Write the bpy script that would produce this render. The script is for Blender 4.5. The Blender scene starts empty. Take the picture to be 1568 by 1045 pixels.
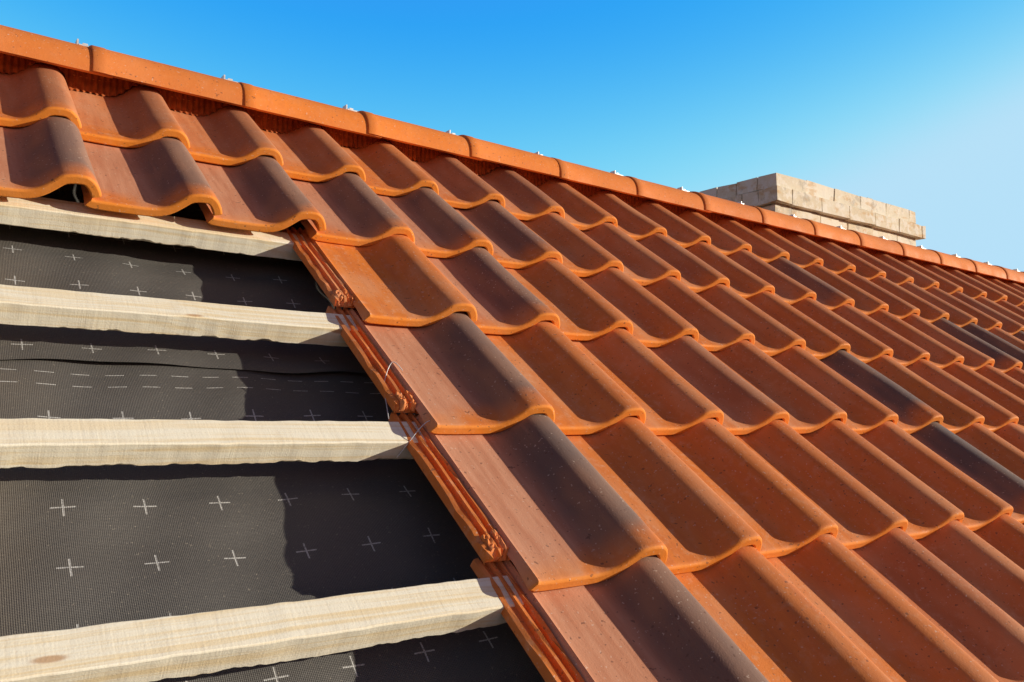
import bpy, numpy as np, math
from mathutils import Matrix, Vector
rng=np.random.default_rng(4)
# ---------------- dimensions (metres); roof coords u=along ridge, v=up slope, n=normal
L=0.34; W=0.2259; H=0.047; DZ=0.024; TH=0.0205
PITCH=math.radians(37.5); Z0=6.0
CP,SP=math.cos(PITCH),math.sin(PITCH)
B3=np.array([[1,0,0],[0,CP,SP],[0,-SP,CP]])
def w(p): return np.asarray(p,float)@B3+np.array([0,0,Z0])
f=1.301
C=np.array([-.936,-1.964,.705])
R=np.array([[.8084,-.4574,.3706],[.0631,-.5585,-.8271],[.5853,.692,-.4226]])
S=np.array([1.0,-.36,.56]); S/=np.linalg.norm(S); Sw=S@B3

# ---------------- material helpers
class NB:
    def __init__(s,name):
        s.m=bpy.data.materials.new(name);s.m.use_nodes=True;s.t=s.m.node_tree;s.b=s.t.nodes['Principled BSDF']
    def n(s,typ,**kw):
        x=s.t.nodes.new(typ)
        for k,v in kw.items(): setattr(x,k,v)
        return x
    def l(s,a,b): s.t.links.new(a,b)
    def put(s,inp,v):
        if isinstance(v,(int,float)): inp.default_value=v
        elif isinstance(v,tuple): inp.default_value=(*v,1) if len(v)==3 and inp.type=='RGBA' else v
        else: s.l(v,inp)
    def math(s,op,a,b=0.0,c=None):
        x=s.n('ShaderNodeMath',operation=op);s.put(x.inputs[0],a);s.put(x.inputs[1],b)
        if c is not None: s.put(x.inputs[2],c)
        return x.outputs[0]
    def mix(s,fac,a,b,mode='MIX'):
        x=s.n('ShaderNodeMix',data_type='RGBA',blend_type=mode);s.put(x.inputs[0],fac);s.put(x.inputs[6],a);s.put(x.inputs[7],b);return x.outputs[2]
    def rng(s,v,a,b,c=0.0,d=1.0,smooth=True):
        x=s.n('ShaderNodeMapRange');x.interpolation_type='SMOOTHSTEP' if smooth else 'LINEAR'
        s.put(x.inputs[0],v)
        for i,q in enumerate((a,b,c,d)): s.put(x.inputs[i+1],q)
        return x.outputs[0]
    def attr(s,name): return s.n('ShaderNodeAttribute',attribute_name=name)
    def scale(s,vec,sc):
        x=s.n('ShaderNodeVectorMath',operation='MULTIPLY');s.l(vec,x.inputs[0]);x.inputs[1].default_value=sc;return x.outputs[0]
    def add(s,a,b):
        x=s.n('ShaderNodeVectorMath',operation='ADD');s.l(a,x.inputs[0]);s.put(x.inputs[1],b);return x.outputs[0]
    def noise(s,vec,sc,det=3,rough=.55):
        x=s.n('ShaderNodeTexNoise');s.l(vec,x.inputs['Vector']);x.inputs['Scale'].default_value=sc;x.inputs['Detail'].default_value=det;x.inputs['Roughness'].default_value=rough;return x.outputs[0]
    def bump(s,h,st,dist=.001):
        x=s.n('ShaderNodeBump');x.inputs['Strength'].default_value=st;x.inputs['Distance'].default_value=dist;s.l(h,x.inputs['Height']);s.l(x.outputs[0],s.b.inputs['Normal'])
    def fin(s,col,rough=.7,spec=.5):
        s.put(s.b.inputs['Base Color'],col);s.put(s.b.inputs['Roughness'],rough);s.b.inputs['Specular IOR Level'].default_value=spec;return s.m
def sep(nb,v):
    x=nb.n('ShaderNodeSeparateXYZ');nb.l(v,x.inputs[0]);return x.outputs

def clay(name,ridge=False):
    nb=NB(name);tc=nb.attr('tc').outputs['Vector'];tl=nb.attr('tl').outputs['Vector'];fl=nb.attr('fl').outputs['Fac']
    tx,tv,rn=sep(nb,tl)
    off=nb.n('ShaderNodeCombineXYZ');nb.l(nb.math('MULTIPLY',rn,37.0),off.inputs[0]);nb.l(nb.math('MULTIPLY',rn,91.0),off.inputs[1])
    p=nb.add(tc,off.outputs[0])
    streak=nb.noise(nb.scale(p,(60,5,60)),1,3,.6)
    blotch=nb.noise(nb.scale(p,(11,5,11)),1,2,.6)
    fine=nb.noise(p,420,1,.6); mid=nb.noise(p,55,3,.65)
    base=nb.mix(rn,(.80,.235,.040),(.70,.215,.052))
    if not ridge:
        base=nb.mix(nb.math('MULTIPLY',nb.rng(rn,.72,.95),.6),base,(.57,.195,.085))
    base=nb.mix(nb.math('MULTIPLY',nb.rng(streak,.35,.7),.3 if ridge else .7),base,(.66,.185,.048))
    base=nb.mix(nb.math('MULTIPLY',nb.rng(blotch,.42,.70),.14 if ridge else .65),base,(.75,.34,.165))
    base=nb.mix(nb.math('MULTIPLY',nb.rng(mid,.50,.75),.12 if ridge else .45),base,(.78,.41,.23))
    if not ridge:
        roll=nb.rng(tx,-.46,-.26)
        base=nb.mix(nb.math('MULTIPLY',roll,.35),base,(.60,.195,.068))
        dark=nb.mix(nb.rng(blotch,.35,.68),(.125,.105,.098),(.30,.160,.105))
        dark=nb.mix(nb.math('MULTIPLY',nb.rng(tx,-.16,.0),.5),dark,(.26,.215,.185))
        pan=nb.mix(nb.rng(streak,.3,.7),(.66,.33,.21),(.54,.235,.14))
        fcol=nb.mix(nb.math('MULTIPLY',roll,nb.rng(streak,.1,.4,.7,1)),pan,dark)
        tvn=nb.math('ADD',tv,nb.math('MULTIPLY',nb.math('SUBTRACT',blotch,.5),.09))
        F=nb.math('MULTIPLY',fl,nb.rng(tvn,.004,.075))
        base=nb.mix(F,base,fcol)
        lip=nb.rng(tv,.005,.002)
        base=nb.mix(nb.math('MULTIPLY',lip,.7),base,(.85,.28,.03))
    spot=nb.rng(nb.noise(p,130,1,.5),.69,.75)
    base=nb.mix(nb.math('MULTIPLY',spot,.6),base,(.14,.07,.05))
    dust=nb.rng(nb.noise(nb.add(p,(5,5,5)),190,1,.5),.69,.76)
    base=nb.mix(nb.math('MULTIPLY',dust,.5),base,(.75,.58,.46))
    h=nb.math('ADD',nb.math('MULTIPLY',fine,.5),nb.math('ADD',nb.math('MULTIPLY',streak,.9),nb.math('MULTIPLY',mid,.7)))
    nb.bump(h,.5,.0012)
    return nb.fin(base,nb.rng(blotch,.3,.7,.60,.80),.16)
M_tile=clay("clay_tile"); M_ridge=clay("clay_ridge",True)

def wood():
    nb=NB("sawn_pine");tc=nb.attr('tc').outputs['Vector']
    warp=nb.noise(nb.scale(tc,(3,3,3)),1,1)
    wx=nb.n('ShaderNodeCombineXYZ');nb.l(nb.math('MULTIPLY',warp,.035),wx.inputs[1]);nb.l(nb.math('MULTIPLY',warp,.03),wx.inputs[2])
    q=nb.add(tc,wx.outputs[0])
    g=nb.noise(nb.scale(q,(1.8,130,130)),1,4,.6); big=nb.noise(nb.scale(q,(2,30,30)),1,2)
    kn=nb.n('ShaderNodeTexVoronoi');nb.l(nb.scale(tc,(6,22,22)),kn.inputs['Vector']);kn.inputs['Scale'].default_value=1
    saw=nb.noise(nb.scale(tc,(210,14,14)),1,2,.5);sp=nb.noise(tc,380,3)
    col=nb.mix(nb.rng(g,.42,.66),(.95,.90,.74),(.88,.73,.47))
    col=nb.mix(nb.math('MULTIPLY',nb.rng(big,.52,.72),.45),col,(.90,.70,.40))
    col=nb.mix(nb.math('MULTIPLY',nb.rng(kn.outputs['Distance'],.13,.06),.75),col,(.50,.26,.10))
    col=nb.mix(nb.math('MULTIPLY',nb.rng(saw,.5,.75),.16),col,(.66,.52,.33))
    col=nb.mix(nb.math('MULTIPLY',nb.rng(sp,.58,.72),.25),col,(.60,.46,.28))
    nb.bump(nb.math('ADD',nb.math('MULTIPLY',g,.9),nb.math('ADD',nb.math('MULTIPLY',saw,.6),nb.math('MULTIPLY',sp,.6))),.5,.0010)
    return nb.fin(col,.8,.2)
M_wood=wood()

def under(name,u0,v0,dash):
    nb=NB(name);tc=nb.attr('tc').outputs['Vector'];x,y,z=sep(nb,tc);s=.1037
    def tri(c,o,per): 
        q=nb.math('FRACT',nb.math('ADD',nb.math('DIVIDE',nb.math('SUBTRACT',c,o),per),200.5))
        return nb.math('MULTIPLY',nb.math('ABSOLUTE',nb.math('SUBTRACT',q,.5)),per)
    a=tri(x,u0,s);b=tri(y,v0,s)
    def lt(q,t): return nb.math('LESS_THAN',q,t)
    def mul(p,q): return nb.math('MULTIPLY',p,q)
    pl=nb.math('MAXIMUM',mul(lt(a,.0012),lt(b,.0155)),mul(lt(b,.0012),lt(a,.0155)))
    if dash:
        pl=mul(pl,lt(y,-.78))
        dx=lt(tri(x,u0,.052),.014)
        for vv in (-.718,-.752):
            pl=nb.math('MAXIMUM',pl,mul(dx,lt(nb.math('ABSOLUTE',nb.math('SUBTRACT',y,vv)),.0009)))
    wear=nb.rng(nb.noise(tc,300,2,.6),.3,.55,.30,.85)
    big=nb.noise(tc,5,4,.6);spk=nb.rng(nb.noise(tc,230,2,.5),.67,.74)
    fine=nb.noise(tc,700,2,.6)
    wv=nb.math('MULTIPLY',nb.math('SINE',nb.math('MULTIPLY',nb.math('ADD',x,y),1300.)),nb.math('SINE',nb.math('MULTIPLY',nb.math('SUBTRACT',x,y),1300.)))
    col=nb.mix(big,(.080,.077,.075),(.14,.132,.122))
    col=nb.mix(nb.rng(fine,.4,.7,0,.4),col,(.20,.185,.165))
    col=nb.mix(nb.rng(wv,0.,1.,0,.4),col,(.033,.034,.035))
    col=nb.mix(nb.math('MULTIPLY',spk,.5),col,(.36,.32,.26))
    dustn=nb.rng(nb.math('ADD',x,nb.math('MULTIPLY',big,.3)),-.50,-.95,0,.6)
    col=nb.mix(dustn,col,(.30,.24,.165))
    col=nb.mix(nb.math('MULTIPLY',pl,wear),col,(.62,.62,.60))
    wr1=nb.noise(nb.scale(tc,(9,26,1)),1,3,.6)
    nb.bump(nb.math('ADD',nb.math('ADD',wv,nb.math('MULTIPLY',fine,1.5)),nb.math('MULTIPLY',wr1,9.)),.5,.0008)
    return nb.fin(col,.6,.3)
M_uU=under("membrane_upper",-.772,-.651,False); M_uL=under("membrane_lower",-.744,-1.035,True)

def simple(name,c1,c2,sc,rough=.8,st=.5,coord='Object',metal=0):
    nb=NB(name);co=nb.n('ShaderNodeTexCoord').outputs[coord]
    n1=nb.noise(co,sc,5,.6)
    nb.bump(n1,st,.003);nb.b.inputs['Metallic'].default_value=metal
    return nb.fin(nb.mix(nb.rng(n1,.35,.65),c1,c2),rough,.3)
M_vent=simple("vent_fleece",(.30,.060,.012),(.46,.11,.022),60,.85)
M_metal=simple("galvanised_steel",(.62,.62,.62),(.82,.82,.82),80,.45,.2,metal=.3)
M_mortar=simple("mortar",(.60,.55,.45),(.76,.70,.59),40,.95,.8)
M_render=simple("wall_render",(.5,.46,.38),(.6,.56,.48),4,.9)
M_ground=simple("ground_grass",(.06,.07,.025),(.12,.10,.045),.6,.95)
def brickmat():
    nb=NB("chimney_brick");co=nb.n('ShaderNodeTexCoord').outputs['Object'];rn=nb.attr('rnd').outputs['Fac']
    a=nb.noise(nb.scale(co,(7,7,20)),1,4,.6);b=nb.noise(nb.add(co,(3,1,7)),20,4,.6);c=nb.noise(nb.add(co,(9,1,2)),8,4,.7)
    col=nb.mix(rn,(.74,.64,.47),(.88,.82,.69))
    col=nb.mix(nb.math('MULTIPLY',nb.rng(a,.52,.62),.6),col,(.66,.42,.20))
    col=nb.mix(nb.math('MULTIPLY',nb.rng(b,.48,.60),.85),col,(.86,.80,.69))
    col=nb.mix(nb.math('MULTIPLY',nb.rng(c,.57,.65),.45),col,(.40,.37,.32))
    nb.bump(nb.math('ADD',a,b),.6,.004)
    return nb.fin(col,.9,.2)
M_brick=brickmat()

# ---------------- mesh helper
def mk(name,V,F,mats,parent=None,smooth=False,attrs=None,world=False):
    V=np.asarray(V,float)
    me=bpy.data.meshes.new(name);P=V+np.array([0,0,Z0]) if world else w(V)
    me.from_pydata(P.tolist(),[],F.tolist() if isinstance(F,np.ndarray) else F)
    me.materials.append(mats)
    if smooth is True: me.polygons.foreach_set('use_smooth',np.ones(len(me.polygons),bool))
    elif smooth is not False: me.polygons.foreach_set('use_smooth',np.asarray(smooth,bool))
    a=dict(attrs or {}); a.setdefault('tc',V)
    for k,v in a.items():
        v=np.asarray(v,float)
        if v.ndim==2:
            at=me.attributes.new(k,'FLOAT_VECTOR','POINT');at.data.foreach_set('vector',v.ravel())
        else:
            at=me.attributes.new(k,'FLOAT','POINT');at.data.foreach_set('value',v)
    me.update()
    ob=bpy.data.objects.new(name,me);bpy.context.collection.objects.link(ob)
    if parent: ob.parent=parent
    return ob
def empty(name):
    e=bpy.data.objects.new(name,None);bpy.context.collection.objects.link(e);return e
roof=empty("tiled_roof")

# ---------------- tile profile
pr_=[(-.90,.03),(-.87,0),(-.7,-.01),(-.52,0),(-.44,.015),(-.385,.05),(-.34,.115),(-.30,.22),(-.265,.345),(-.23,.50),(-.20,.64),(-.17,.775),(-.14,.87),(-.105,.935),(-.06,.98),(-.01,1),(.03,.995),(.06,.96),(.09,.88),(.12,.75),(.145,.58),(.165,.40),(.178,.2)]
cx=np.array([a for a,b in pr_]);cz=np.array([b for a,b in pr_])
def catmull(xs,zs,sub=2):
    o=[]
    n=len(xs)
    for i in range(n-1):
        p=[np.array([xs[max(0,min(n-1,i+q))],zs[max(0,min(n-1,i+q))]]) for q in (-1,0,1,2)]
        for s in range(sub):
            t=s/sub
            o.append(.5*((2*p[1])+(-p[0]+p[2])*t+(2*p[0]-5*p[1]+4*p[2]-p[3])*t*t+(-p[0]+3*p[1]-3*p[2]+p[3])*t**3))
    o.append(np.array([xs[-1],zs[-1]]));return np.array(o)
pf=catmull(cx,cz);X=pf[:,0]*W;Zp=pf[:,1]*H;NX=len(X)
T=np.stack([np.gradient(X),np.gradient(Zp)],1);T/=np.linalg.norm(T,axis=1)[:,None];N=np.stack([-T[:,1],T[:,0]],1)
def profn(u):
    t=(u/W+.9)%1.0-.9
    return np.maximum(np.interp(t,pf[:,0],pf[:,1]),np.interp(t+1,pf[:,0],pf[:,1],right=0))
rings=[(0,.0055,.004),(.0012,.0028,.0015),(.0035,.0008,.0),(.008,0,0),(.012,0,0),(.05,0,0),(.15,0,0),(.25,0,0),(L,0,0),(L+.07,0,0)]
def tile(length=L+.07):
    tv=[];tl=[]
    rg=[(min(v,length),a,b) for v,a,b in rings]
    for (v,a,b) in rg:
        th=TH-.005*min(1,v/.03)
        top=np.stack([X,Zp],1)-N*a; bot=np.stack([X,Zp],1)-N*(th-b)
        loop=np.concatenate([top,bot[::-1]])
        tv.append(np.stack([loop[:,0],np.full(2*NX,v),loop[:,1]-H-DZ*v/L],1))
        tl.append(np.stack([loop[:,0]/W,np.full(2*NX,v),np.zeros(2*NX)],1))
    m=2*NX;F=[];sm=[]
    for r_ in range(len(rg)-1):
        for i in range(m):
            i2=(i+1)%m;F.append([r_*m+i,r_*m+i2,(r_+1)*m+i2,(r_+1)*m+i]);sm.append(i!=NX-1 and i!=m-1)
    for i in range(NX-1):
        F.append([i,m-1-i,m-2-i,i+1]);sm.append(False); o2=(len(rg)-1)*m; F.append([o2+i,o2+i+1,o2+m-2-i,o2+m-1-i]);sm.append(False)
    return np.concatenate(tv),np.concatenate(tl),np.array(F),np.array(sm)
TV,TL,TF,TS=tile()
TVr,TLr,TFr,TSr=tile(length=.385)
# interlock flange (left side, exposed edge)
fxu=np.array([-.190,-.2035,-.209,-.2095,-.2135,-.2140,-.2235,-.2240,-.2290,-.2295,-.2400,-.2405,-.2475,-.2480])
fzt=np.array([-.010,-.0125,-.0125,-.004,-.004,-.0125,-.0125,-.005,-.005,-.0135,-.0135,-.006,-.007,-.020])
def flange(seed):
    r=np.random.default_rng(seed);vs=np.array([.070,.076,.083,.09,.1,.12,.14,.17,.2,.235,.27,.305,.34,.36,L+.085]);n=len(fxu)
    V=[];F=[]
    for i,v in enumerate(vs):
        jit=r.normal(size=n)*(.0022 if i<3 else .0005);jit[0]=0
        if i>3 and r.random()<.3: jit[4]-=.004
        if i>3 and r.random()<.3: jit[12]-=.004;jit[11]-=.003
        end=(-.006 if i==0 else 0)
        top=np.stack([fxu,np.full(n,v)+ (r.normal(size=n)*.004 if i==0 else 0),fzt-H-DZ*v/L+jit+end],1)
        bot=np.stack([fxu[::-1],np.full(n,v),np.full(n,-.023-H-DZ*v/L)],1)
        V.append(np.concatenate([top,bot]))
    m=2*n
    for i in range(len(vs)-1):
        for q in range(m):
            q2=(q+1)%m;F.append([i*m+q,i*m+q2,(i+1)*m+q2,(i+1)*m+q])
    for e in (0,(len(vs)-1)*m):
        for i in range(n-1): F.append([e+i,e+i+1,e+m-2-i,e+m-1-i])
    return np.concatenate(V),F
def lump(c,sz,seed):  # fractured clay nib left at the end of the interlock
    r=np.random.default_rng(seed);V=[];F=[];nu,nv=6,11
    for i in range(nv):
        for q in range(nu):
            a=q/(nu-1);b=i/(nv-1);edge=i in(0,nv-1) or q in (0,nu-1)
            V.append([c[0]+(a-.5)*sz[0]+r.normal()*.0006,c[1]+(b-.5)*sz[1]+r.normal()*.0014,c[2]+(-.008 if edge else sz[2]*(.45+.55*r.random()))])
    for i in range(nv-1):
        for q in range(nu-1):F.append([i*nu+q,i*nu+q+1,(i+1)*nu+q+1,(i+1)*nu+q])
    return np.array(V),F
Vs=[];As=[];Fs=[];FL=[];SM=[];TC=[];c=0
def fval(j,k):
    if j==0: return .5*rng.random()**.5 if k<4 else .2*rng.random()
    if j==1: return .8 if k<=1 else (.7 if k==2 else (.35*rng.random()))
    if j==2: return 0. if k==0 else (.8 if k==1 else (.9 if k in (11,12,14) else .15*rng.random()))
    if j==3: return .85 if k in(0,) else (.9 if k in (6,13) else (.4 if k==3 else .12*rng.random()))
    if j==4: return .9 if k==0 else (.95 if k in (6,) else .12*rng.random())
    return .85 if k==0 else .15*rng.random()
for j in range(0,10):
    for k in range(-14 if j<2 else 0,33):
        V,A_,F_,S_=(TVr,TLr,TFr,TSr) if j==0 else (TV,TL,TF,TS)
        yaw=rng.normal()*.0038; jit=np.array([rng.normal()*.0012,rng.normal()*.0022,rng.normal()*.0008])
        V=V.copy();V[:,0]+=-V[:,1]*yaw
        V[:,2]+=rng.normal()*.0014*np.sin(V[:,1]*9)
        o=np.array([k*W,-j*L,0]); rn=rng.random(); fv=fval(j,k)
        if j>=1 and k>7 and rng.random()<.06: fv=.7
        if j==0 and k>7 and rng.random()<.05: fv=.6
        A2=A_.copy();A2[:,2]=rn
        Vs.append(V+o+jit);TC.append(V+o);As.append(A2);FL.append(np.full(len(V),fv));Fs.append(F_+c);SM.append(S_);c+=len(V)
        if j>=2 and k==0:
            fv_,ff=flange(j);ff=np.array(ff)
            Vs.append(fv_+o+jit);TC.append(fv_+o);a=np.zeros((len(fv_),3));a[:,0]=-.9;a[:,1]=.1;a[:,2]=.7;As.append(a);FL.append(np.full(len(fv_),.0));Fs.append(ff+c);SM.append(np.zeros(len(ff),bool));c+=len(fv_)
            for q,(uu,vv,sz) in enumerate([(-.2155,.093,(.011,.046,.008)),(-.234,.090,(.016,.038,.007))]):
                lv,lf=lump((uu,vv,-.008-H-DZ*vv/L),sz,j*7+q);lf=np.array(lf)
                Vs.append(lv+o);TC.append(lv+o);a=np.zeros((len(lv),3));a[:,0]=-.9;a[:,1]=.1;a[:,2]=.2;As.append(a);FL.append(np.zeros(len(lv)));Fs.append(lf+c);SM.append(np.zeros(len(lf),bool));c+=len(lv)
FF=[]
for a in Fs: FF+=a.tolist()
ob=mk("clay_tiles",np.concatenate(Vs),FF,M_tile,roof,np.concatenate(SM),{'tc':np.concatenate(TC),'tl':np.concatenate(As),'fl':np.concatenate(FL)})

# ---------------- ridge (world y,z cross-section)
RY,RZ=.328,.179
def arc(sc,th=0,n=22):
    o=[]
    for i in range(n+1):
        t=math.pi*i/n; cc,ss=math.cos(t),max(0,math.sin(t))
        yy=-(.100*sc-th)*math.copysign(abs(cc)**.85,cc); zz=(.083*sc-th)*abs(ss)**.9
        o.append((RY+yy,RZ+zz-(0.004 if i in(0,n) else 0)))
    return np.array(o)
Vs=[];F=[];A2=[];c=0
for i in range(-8,24):
    u0=-.59+.364*i+rng.normal()*.003; rn=rng.random();n=22;dz=rng.normal()*.0018
    st=[(0,1.035),(.003,1.05),(.03,1.05),(.036,1.03),(.2,1.015),(.41,.985)]
    for (du,sc) in st:
        a=arc(sc);b=arc(sc,.014)[::-1]
        lp=np.concatenate([a,b]);Vs.append(np.column_stack([np.full(len(lp),u0+du),lp[:,0],lp[:,1]+dz]));A2.append(np.tile([0,.3,rn],(len(lp),1)))
    m=2*(n+1)
    for r_ in range(len(st)-1):
        for q in range(m):
            q2=(q+1)%m;F.append([c+r_*m+q,c+(r_+1)*m+q,c+(r_+1)*m+q2,c+r_*m+q2])
    for e in (0,len(st)-1):
        for q in range(n): F.append([c+e*m+q,c+e*m+q+1,c+e*m+m-2-q,c+e*m+m-1-q])
    c+=len(st)*m
V=np.concatenate(Vs);mk("ridge_caps",V,F,M_ridge,roof,True,{'tl':np.concatenate(A2),'fl':np.zeros(len(V))},world=True)
bpy.data.objects['ridge_caps'].modifiers.new("es",'EDGE_SPLIT').split_angle=math.radians(45)
def box(V,F,lo,hi):
    c=len(V)
    for x in (lo[0],hi[0]):
        for y in (lo[1],hi[1]):
            for z in (lo[2],hi[2]): V.append([x,y,z])
    F+=[[c,c+1,c+3,c+2],[c+4,c+6,c+7,c+5],[c,c+4,c+5,c+1],[c+2,c+3,c+7,c+6],[c,c+2,c+6,c+4],[c+1,c+5,c+7,c+3]]
V=[];F=[]
for i in range(-8,24):
    u=-.59+.364*i;zt=RZ+.083*1.05
    box(V,F,(u-.026,RY-.014,zt-.003),(u+.012,RY+.014,zt+.003))
    box(V,F,(u-.030,RY-.013,zt-.002),(u-.0262,RY+.013,zt+.015))
    box(V,F,(u-.016,RY-.007,zt+.0031),(u-.004,RY+.007,zt+.010))
mk("ridge_clips",V,F,M_metal,roof,world=True)
# pleated vent strip
us=np.arange(-3.2,7.5,.0022);ts=[0,.15,.5,.8,1.]
V=[]
bot=profn(us)*H-H-DZ*.96+.002
for ti,t in enumerate(ts):
    vv=.330+.040*t
    nn=bot*(1-t)+(-.010)*t*np.ones_like(us)
    nn=nn+ .0022*np.sin(us*2*math.pi/.0145)*(1 if ti>0 else .6)
    V.append(np.column_stack([us,vv+.0030*np.sin(us*2*math.pi/.0145+1)+ (0.005*np.sin(us*23)+.004*np.sin(us*61) if ti==0 else 0),nn]))
n=len(us);V=np.concatenate(V)
F=[[r_*n+i,r_*n+i+1,(r_+1)*n+i+1,(r_+1)*n+i] for r_ in range(len(ts)-1) for i in range(n-1)]
mk("ridge_vent_strip",V,F,M_vent,roof)
# rear slope (stepped corrugated clay)
us=np.linspace(-3.2,7.5,700);pr=profn(us)*H-H
V=[];nr=0
for j in range(10):
    for (d,lift) in ((0.001,-DZ),(L,0)):
        s=.02+j*L+d
        yy=RY+s*CP+0*us; zz=(RY*SP/CP)-s*SP+ (pr+lift)*CP
        V.append(np.column_stack([us,yy+ (pr+lift)*SP,zz]));nr+=1
V=np.concatenate(V);n=len(us)
F=[[r_*n+i,(r_+1)*n+i,(r_+1)*n+i+1,r_*n+i+1] for r_ in range(nr-1) for i in range(n-1)]
mk("rear_slope",V,F,M_tile,roof,False,{'tl':np.tile([-.3,.2,.5],(len(V),1)),'fl':np.full(len(V),.1)},world=True)

# ---------------- battens
def batten(name,v0,n0=-.0825,w_=.055,h_=.041,u0=-3.2,u1=7.5,seed=0,wane=0.):
    r=np.random.default_rng(seed);ns=420;us=np.concatenate([np.linspace(u0,-1.1,30),np.linspace(-1.09,.3,ns),np.linspace(.32,u1,60)])
    def sm(k,a): 
        kern=np.hanning(k+2);kern/=kern.sum()
        return np.convolve(r.normal(size=len(us)+k),kern,'same')[:len(us)]*a
    bow=sm(160,.012)
    cs=[(0,-.002),(.0007,-.0007),(.002,0),(w_-.002,0),(w_-.0007,-.0007),(w_,-.002),(w_,-h_+.002),(w_-.002,-h_),(.002,-h_),(0,-h_+.002)]
    V=[]
    wn=np.clip(sm(26,.008)+wane*.002+sm(4,.0020),0,.008)
    ee=[sm(12,.0009) for _ in range(3)]
    for q,(a,b) in enumerate(cs):
        e=ee[0] if q<3 else (ee[1] if q<6 else ee[2])
        vv=v0-a+bow+e+(wn*.8 if q==7 else 0); nn=n0+b+e*.5+(wn if q==6 else 0)
        V.append(np.column_stack([us,vv,nn]))
    V=np.concatenate(V);n=len(us);m=len(cs);F=[]
    for q in range(m):
        q2=(q+1)%m
        for i in range(n-1):F.append([q*n+i,q*n+i+1,q2*n+i+1,q2*n+i])
    F.append([q*n for q in range(m)]);F.append([q*n+n-1 for q in range(m)][::-1])
    tc=V+np.array([seed*3.7,seed*1.3,0])
    mk(name,V,F,M_wood,None,False,{'tc':tc})
for i,vv in enumerate([-.283,-.622,-.962,-1.312,-1.655,-1.995,-2.335,-2.675,-3.0,.06]):
    batten("wooden_batten",vv,seed=i+1,wane=1 if i in(2,3) else 0)
V=[];F=[]
for u in (-2.8,-2.0,-1.22,.10,.85,1.65,2.45,3.25,4.05,4.85,5.65,6.45,7.25): box(V,F,(u-.025,-3.4,-.1660),(u+.025,.28,-.1245))
mk("counter_batten",V,F,M_wood)

# ---------------- underlay (two lapped sheets, slightly slack)
und=empty("roofing_underlay")
def sheet(name,va,vb,n0,m,edge=False):
    us=np.concatenate([np.linspace(-3.2,-1.1,40),np.linspace(-1.09,.2,220),np.linspace(.22,7.5,120)]);vs=np.linspace(va,vb,150)
    U,Vv=np.meshgrid(us,vs)
    if edge: Vv=Vv+ (.006*np.sin(U*9+1)+.004*np.sin(U*23))*np.clip((va+.15-Vv)/.15,0,1)
    n=n0-.010*(1-np.cos((U-.10)*2*math.pi/1.32))/2+.0028*np.sin(U*13+Vv*7)+.0025*np.sin(Vv*21+U*4)+.0014*np.sin(U*37-Vv*15)+.0018*np.sin(Vv*47+U*11+1.5*np.sin(U*6))
    if edge: n=n+.005*np.clip((va+.05-Vv)/.05,0,1)*(1+np.sin(U*17))
    V=np.column_stack([U.ravel(),Vv.ravel(),n.ravel()]);k=len(us)
    F=[[i*k+q,i*k+q+1,(i+1)*k+q+1,(i+1)*k+q] for i in range(len(vs)-1) for q in range(k-1)]
    return mk(name,V,F,m,und,True)
sheet("upper_membrane",-.700,.30,-.168,M_uU,True)
sheet("lower_membrane",-3.4,-.60,-.172,M_uL)

# ---------------- storm clip wires
def wire(pts):
    cu=bpy.data.curves.new("storm_clip_wire",'CURVE');cu.dimensions='3D';cu.bevel_depth=.0008;cu.bevel_resolution=2
    s=cu.splines.new('NURBS');s.points.add(len(pts)-1);s.use_endpoint_u=True;s.order_u=3
    for i,p in enumerate(pts): s.points[i].co=(*w(p),1)
    cu.materials.append(M_metal);o=bpy.data.objects.new("storm_clip_wire",cu);bpy.context.collection.objects.link(o)
wire([(-.20,-.85,-.055),(-.212,-.832,-.045),(-.222,-.836,-.055),(-.24,-.87,-.075),(-.255,-.93,-.078),(-.262,-.958,-.081)])
wire([(-.195,-1.00,-.062),(-.205,-.992,-.052),(-.225,-1.0,-.062),(-.25,-1.018,-.085),(-.262,-1.022,-.11)])

# ---------------- chimney (world coords)
ch=empty("brick_chimney")
V=[];F=[];rb=[]
def course(x0,x1,y0,y1,z0,z1,off):
    bl=.245;g=.008
    def put(lo,hi):
        c=len(V);box(V,F,lo,hi);r_=rng.random()
        for q in range(c,len(V)):
            V[q]=[V[q][i]+rng.normal()*.0024 for i in range(3)];rb.append(r_)
    x=x0-off
    while x<x1-.02:
        a=max(x,x0);b=min(x+bl,x1)
        if b-a>.03:
            put((a,y0,z0),(b-g,y0+.11,z1)); put((a,y1-.11,z0),(b-g,y1,z1))
        x+=bl
    y=y0+.115-off*.3
    while y<y1-.12:
        a=max(y,y0+.115);b=min(y+bl*.55,y1-.115)
        if b-a>.02:
            put((x0,a,z0),(x0+.11,b-g,z1)); put((x1-.11-g,a,z0),(x1-g,b-g,z1))
        y+=bl*.55
zt=.569
course(2.50,3.80,.562,1.05,zt-.070,zt,0)
course(2.483,3.87,.545,1.068,zt-.150,zt-.076,.12)
z=zt-.158
for i in range(14):
    course(2.515,3.83,.578,1.04,z-.070,z,.12*((i+1)%2));z-=.076
mk("bricks",V,F,M_brick,ch,False,{'rnd':rb},world=True)
V=[];F=[];box(V,F,(2.508,.570,zt-.0755),(3.79,1.04,zt-.006));box(V,F,(2.490,.555,zt-.148),(3.85,1.058,zt-.0765));box(V,F,(2.521,.584,-.8),(3.82,1.034,zt-.1485))
mk("mortar_core",V,F,M_mortar,ch,world=True)
V=[];F=[]
for (a,b,h_) in ((3.36,.60,.022),(2.9,.66,.012),(3.6,.7,.014)): box(V,F,(a,b,zt+.001),(a+.05,b+.06,zt+h_))
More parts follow.
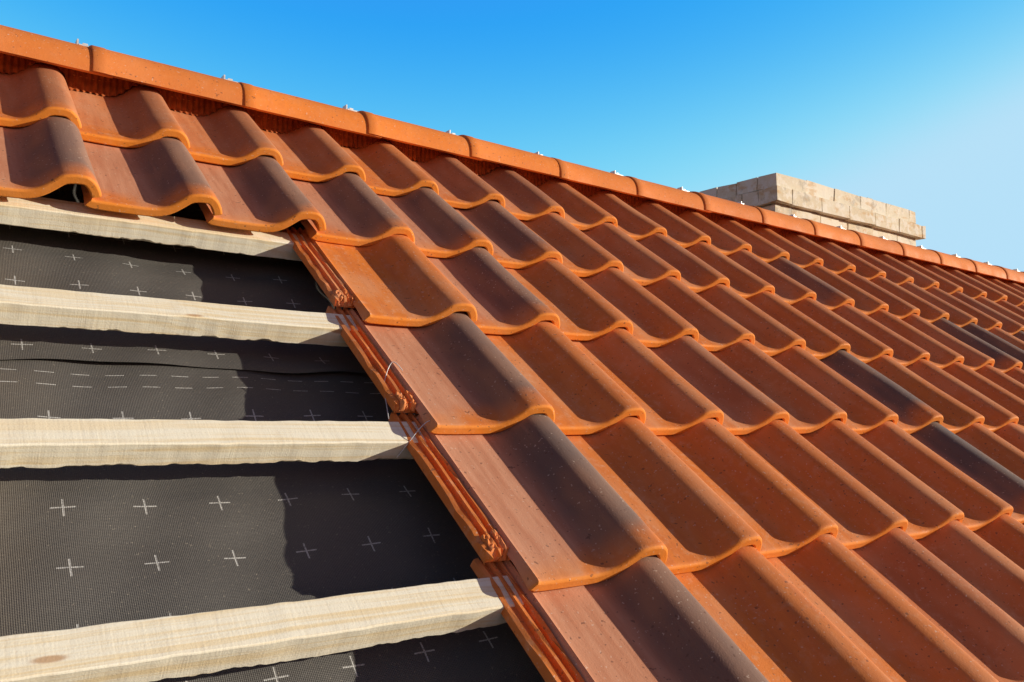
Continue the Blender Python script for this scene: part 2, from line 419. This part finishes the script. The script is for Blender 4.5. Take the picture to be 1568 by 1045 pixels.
mk("mortar_crumbs",V,F,M_mortar,ch,world=True)

# ---------------- house body and ground
V=[];F=[];ye=-3.25*CP
box(V,F,(-3.0,ye+.3,-6.),(7.3,2*RY-ye-.3,-3.25*SP-.02))
mk("house_walls",V,F,M_render,None,world=True)
V=[[-2500,-2500,-6],[2500,-2500,-6],[2500,2500,-6],[-2500,2500,-6]]
mk("ground",V,[[0,1,2,3]],M_ground,None,world=True)

# ---------------- camera
cam=bpy.data.objects.new("camera",bpy.data.cameras.new("camera"));bpy.context.collection.objects.link(cam);bpy.context.scene.camera=cam
Rw=np.array([R[0]@B3,-R[1]@B3,-R[2]@B3]).T
M=Matrix.Identity(4);cw=w(C)
for i in range(3):
    for jj in range(3): M[i][jj]=Rw[i,jj]
    M[i][3]=cw[i]
cam.matrix_world=M;cam.data.sensor_width=36;cam.data.lens=f*1000/1568*36;cam.data.clip_end=6000;cam.data.clip_start=.01
# ---------------- light
sun=bpy.data.objects.new("sun",bpy.data.lights.new("sun",'SUN'));bpy.context.collection.objects.link(sun);sun.data.energy=5;sun.data.angle=math.radians(.5);sun.data.color=(1,.91,.74)
sun.rotation_euler=Vector(Sw).to_track_quat('Z','Y').to_euler()
wd=bpy.data.worlds.new("World");bpy.context.scene.world=wd;wd.use_nodes=True;nt=wd.node_tree
sk=nt.nodes.new('ShaderNodeTexSky');sk.sky_type='NISHITA';sk.sun_disc=False;sk.sun_elevation=math.asin(Sw[2]);sk.sun_rotation=math.atan2(Sw[0],Sw[1])
def wn(typ): return nt.nodes.new(typ)
def wm(op,a,b,c=None):
    x=wn('ShaderNodeMath');x.operation=op
    for i,v in enumerate((a,b,c)):
        if v is None: continue
        if isinstance(v,(int,float)): x.inputs[i].default_value=v
        else: nt.links.new(v,x.inputs[i])
    return x.outputs[0]
def wr(v,a,b,c,d):
    x=wn('ShaderNodeMapRange');x.interpolation_type='SMOOTHSTEP';nt.links.new(v,x.inputs[0])
    for i,q in enumerate((a,b,c,d)): x.inputs[i+1].default_value=q
    return x.outputs[0]
tcn=wn('ShaderNodeTexCoord');sx=wn('ShaderNodeSeparateXYZ');nt.links.new(tcn.outputs['Generated'],sx.inputs[0]);zz=sx.outputs[2]
sp=wn('ShaderNodeSeparateColor');nt.links.new(sk.outputs[0],sp.inputs[0]);cb=wn('ShaderNodeCombineColor')
az=wm('ADD',wm('MULTIPLY',sx.outputs[0],.587),wm('MULTIPLY',sx.outputs[1],.81))   # unseen sky off the view axis, dimmed and warmed to set shade fill
er=wr(zz,.28,.47,3.0,1.3); eg=wr(zz,.26,.46,7.9,6.1)
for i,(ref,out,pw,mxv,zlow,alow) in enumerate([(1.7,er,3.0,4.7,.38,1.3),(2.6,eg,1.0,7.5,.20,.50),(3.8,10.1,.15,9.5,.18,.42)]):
    v=wm('MULTIPLY',wm('POWER',wm('DIVIDE',sp.outputs[i],ref),pw),out)
    v=wm('SMOOTH_MIN',v,mxv,1.8)
    v=wm('MULTIPLY',v,wr(zz,.46,.80,1.0,zlow))
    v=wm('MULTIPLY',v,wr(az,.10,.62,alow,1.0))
    if i==0: v=wm('MAXIMUM',v,.30)
    nt.links.new(v,cb.inputs[i])
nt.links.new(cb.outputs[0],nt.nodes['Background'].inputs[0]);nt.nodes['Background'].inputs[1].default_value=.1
sc=bpy.context.scene
sc.view_settings.view_transform='Standard';sc.view_settings.look='None';sc.view_settings.exposure=0
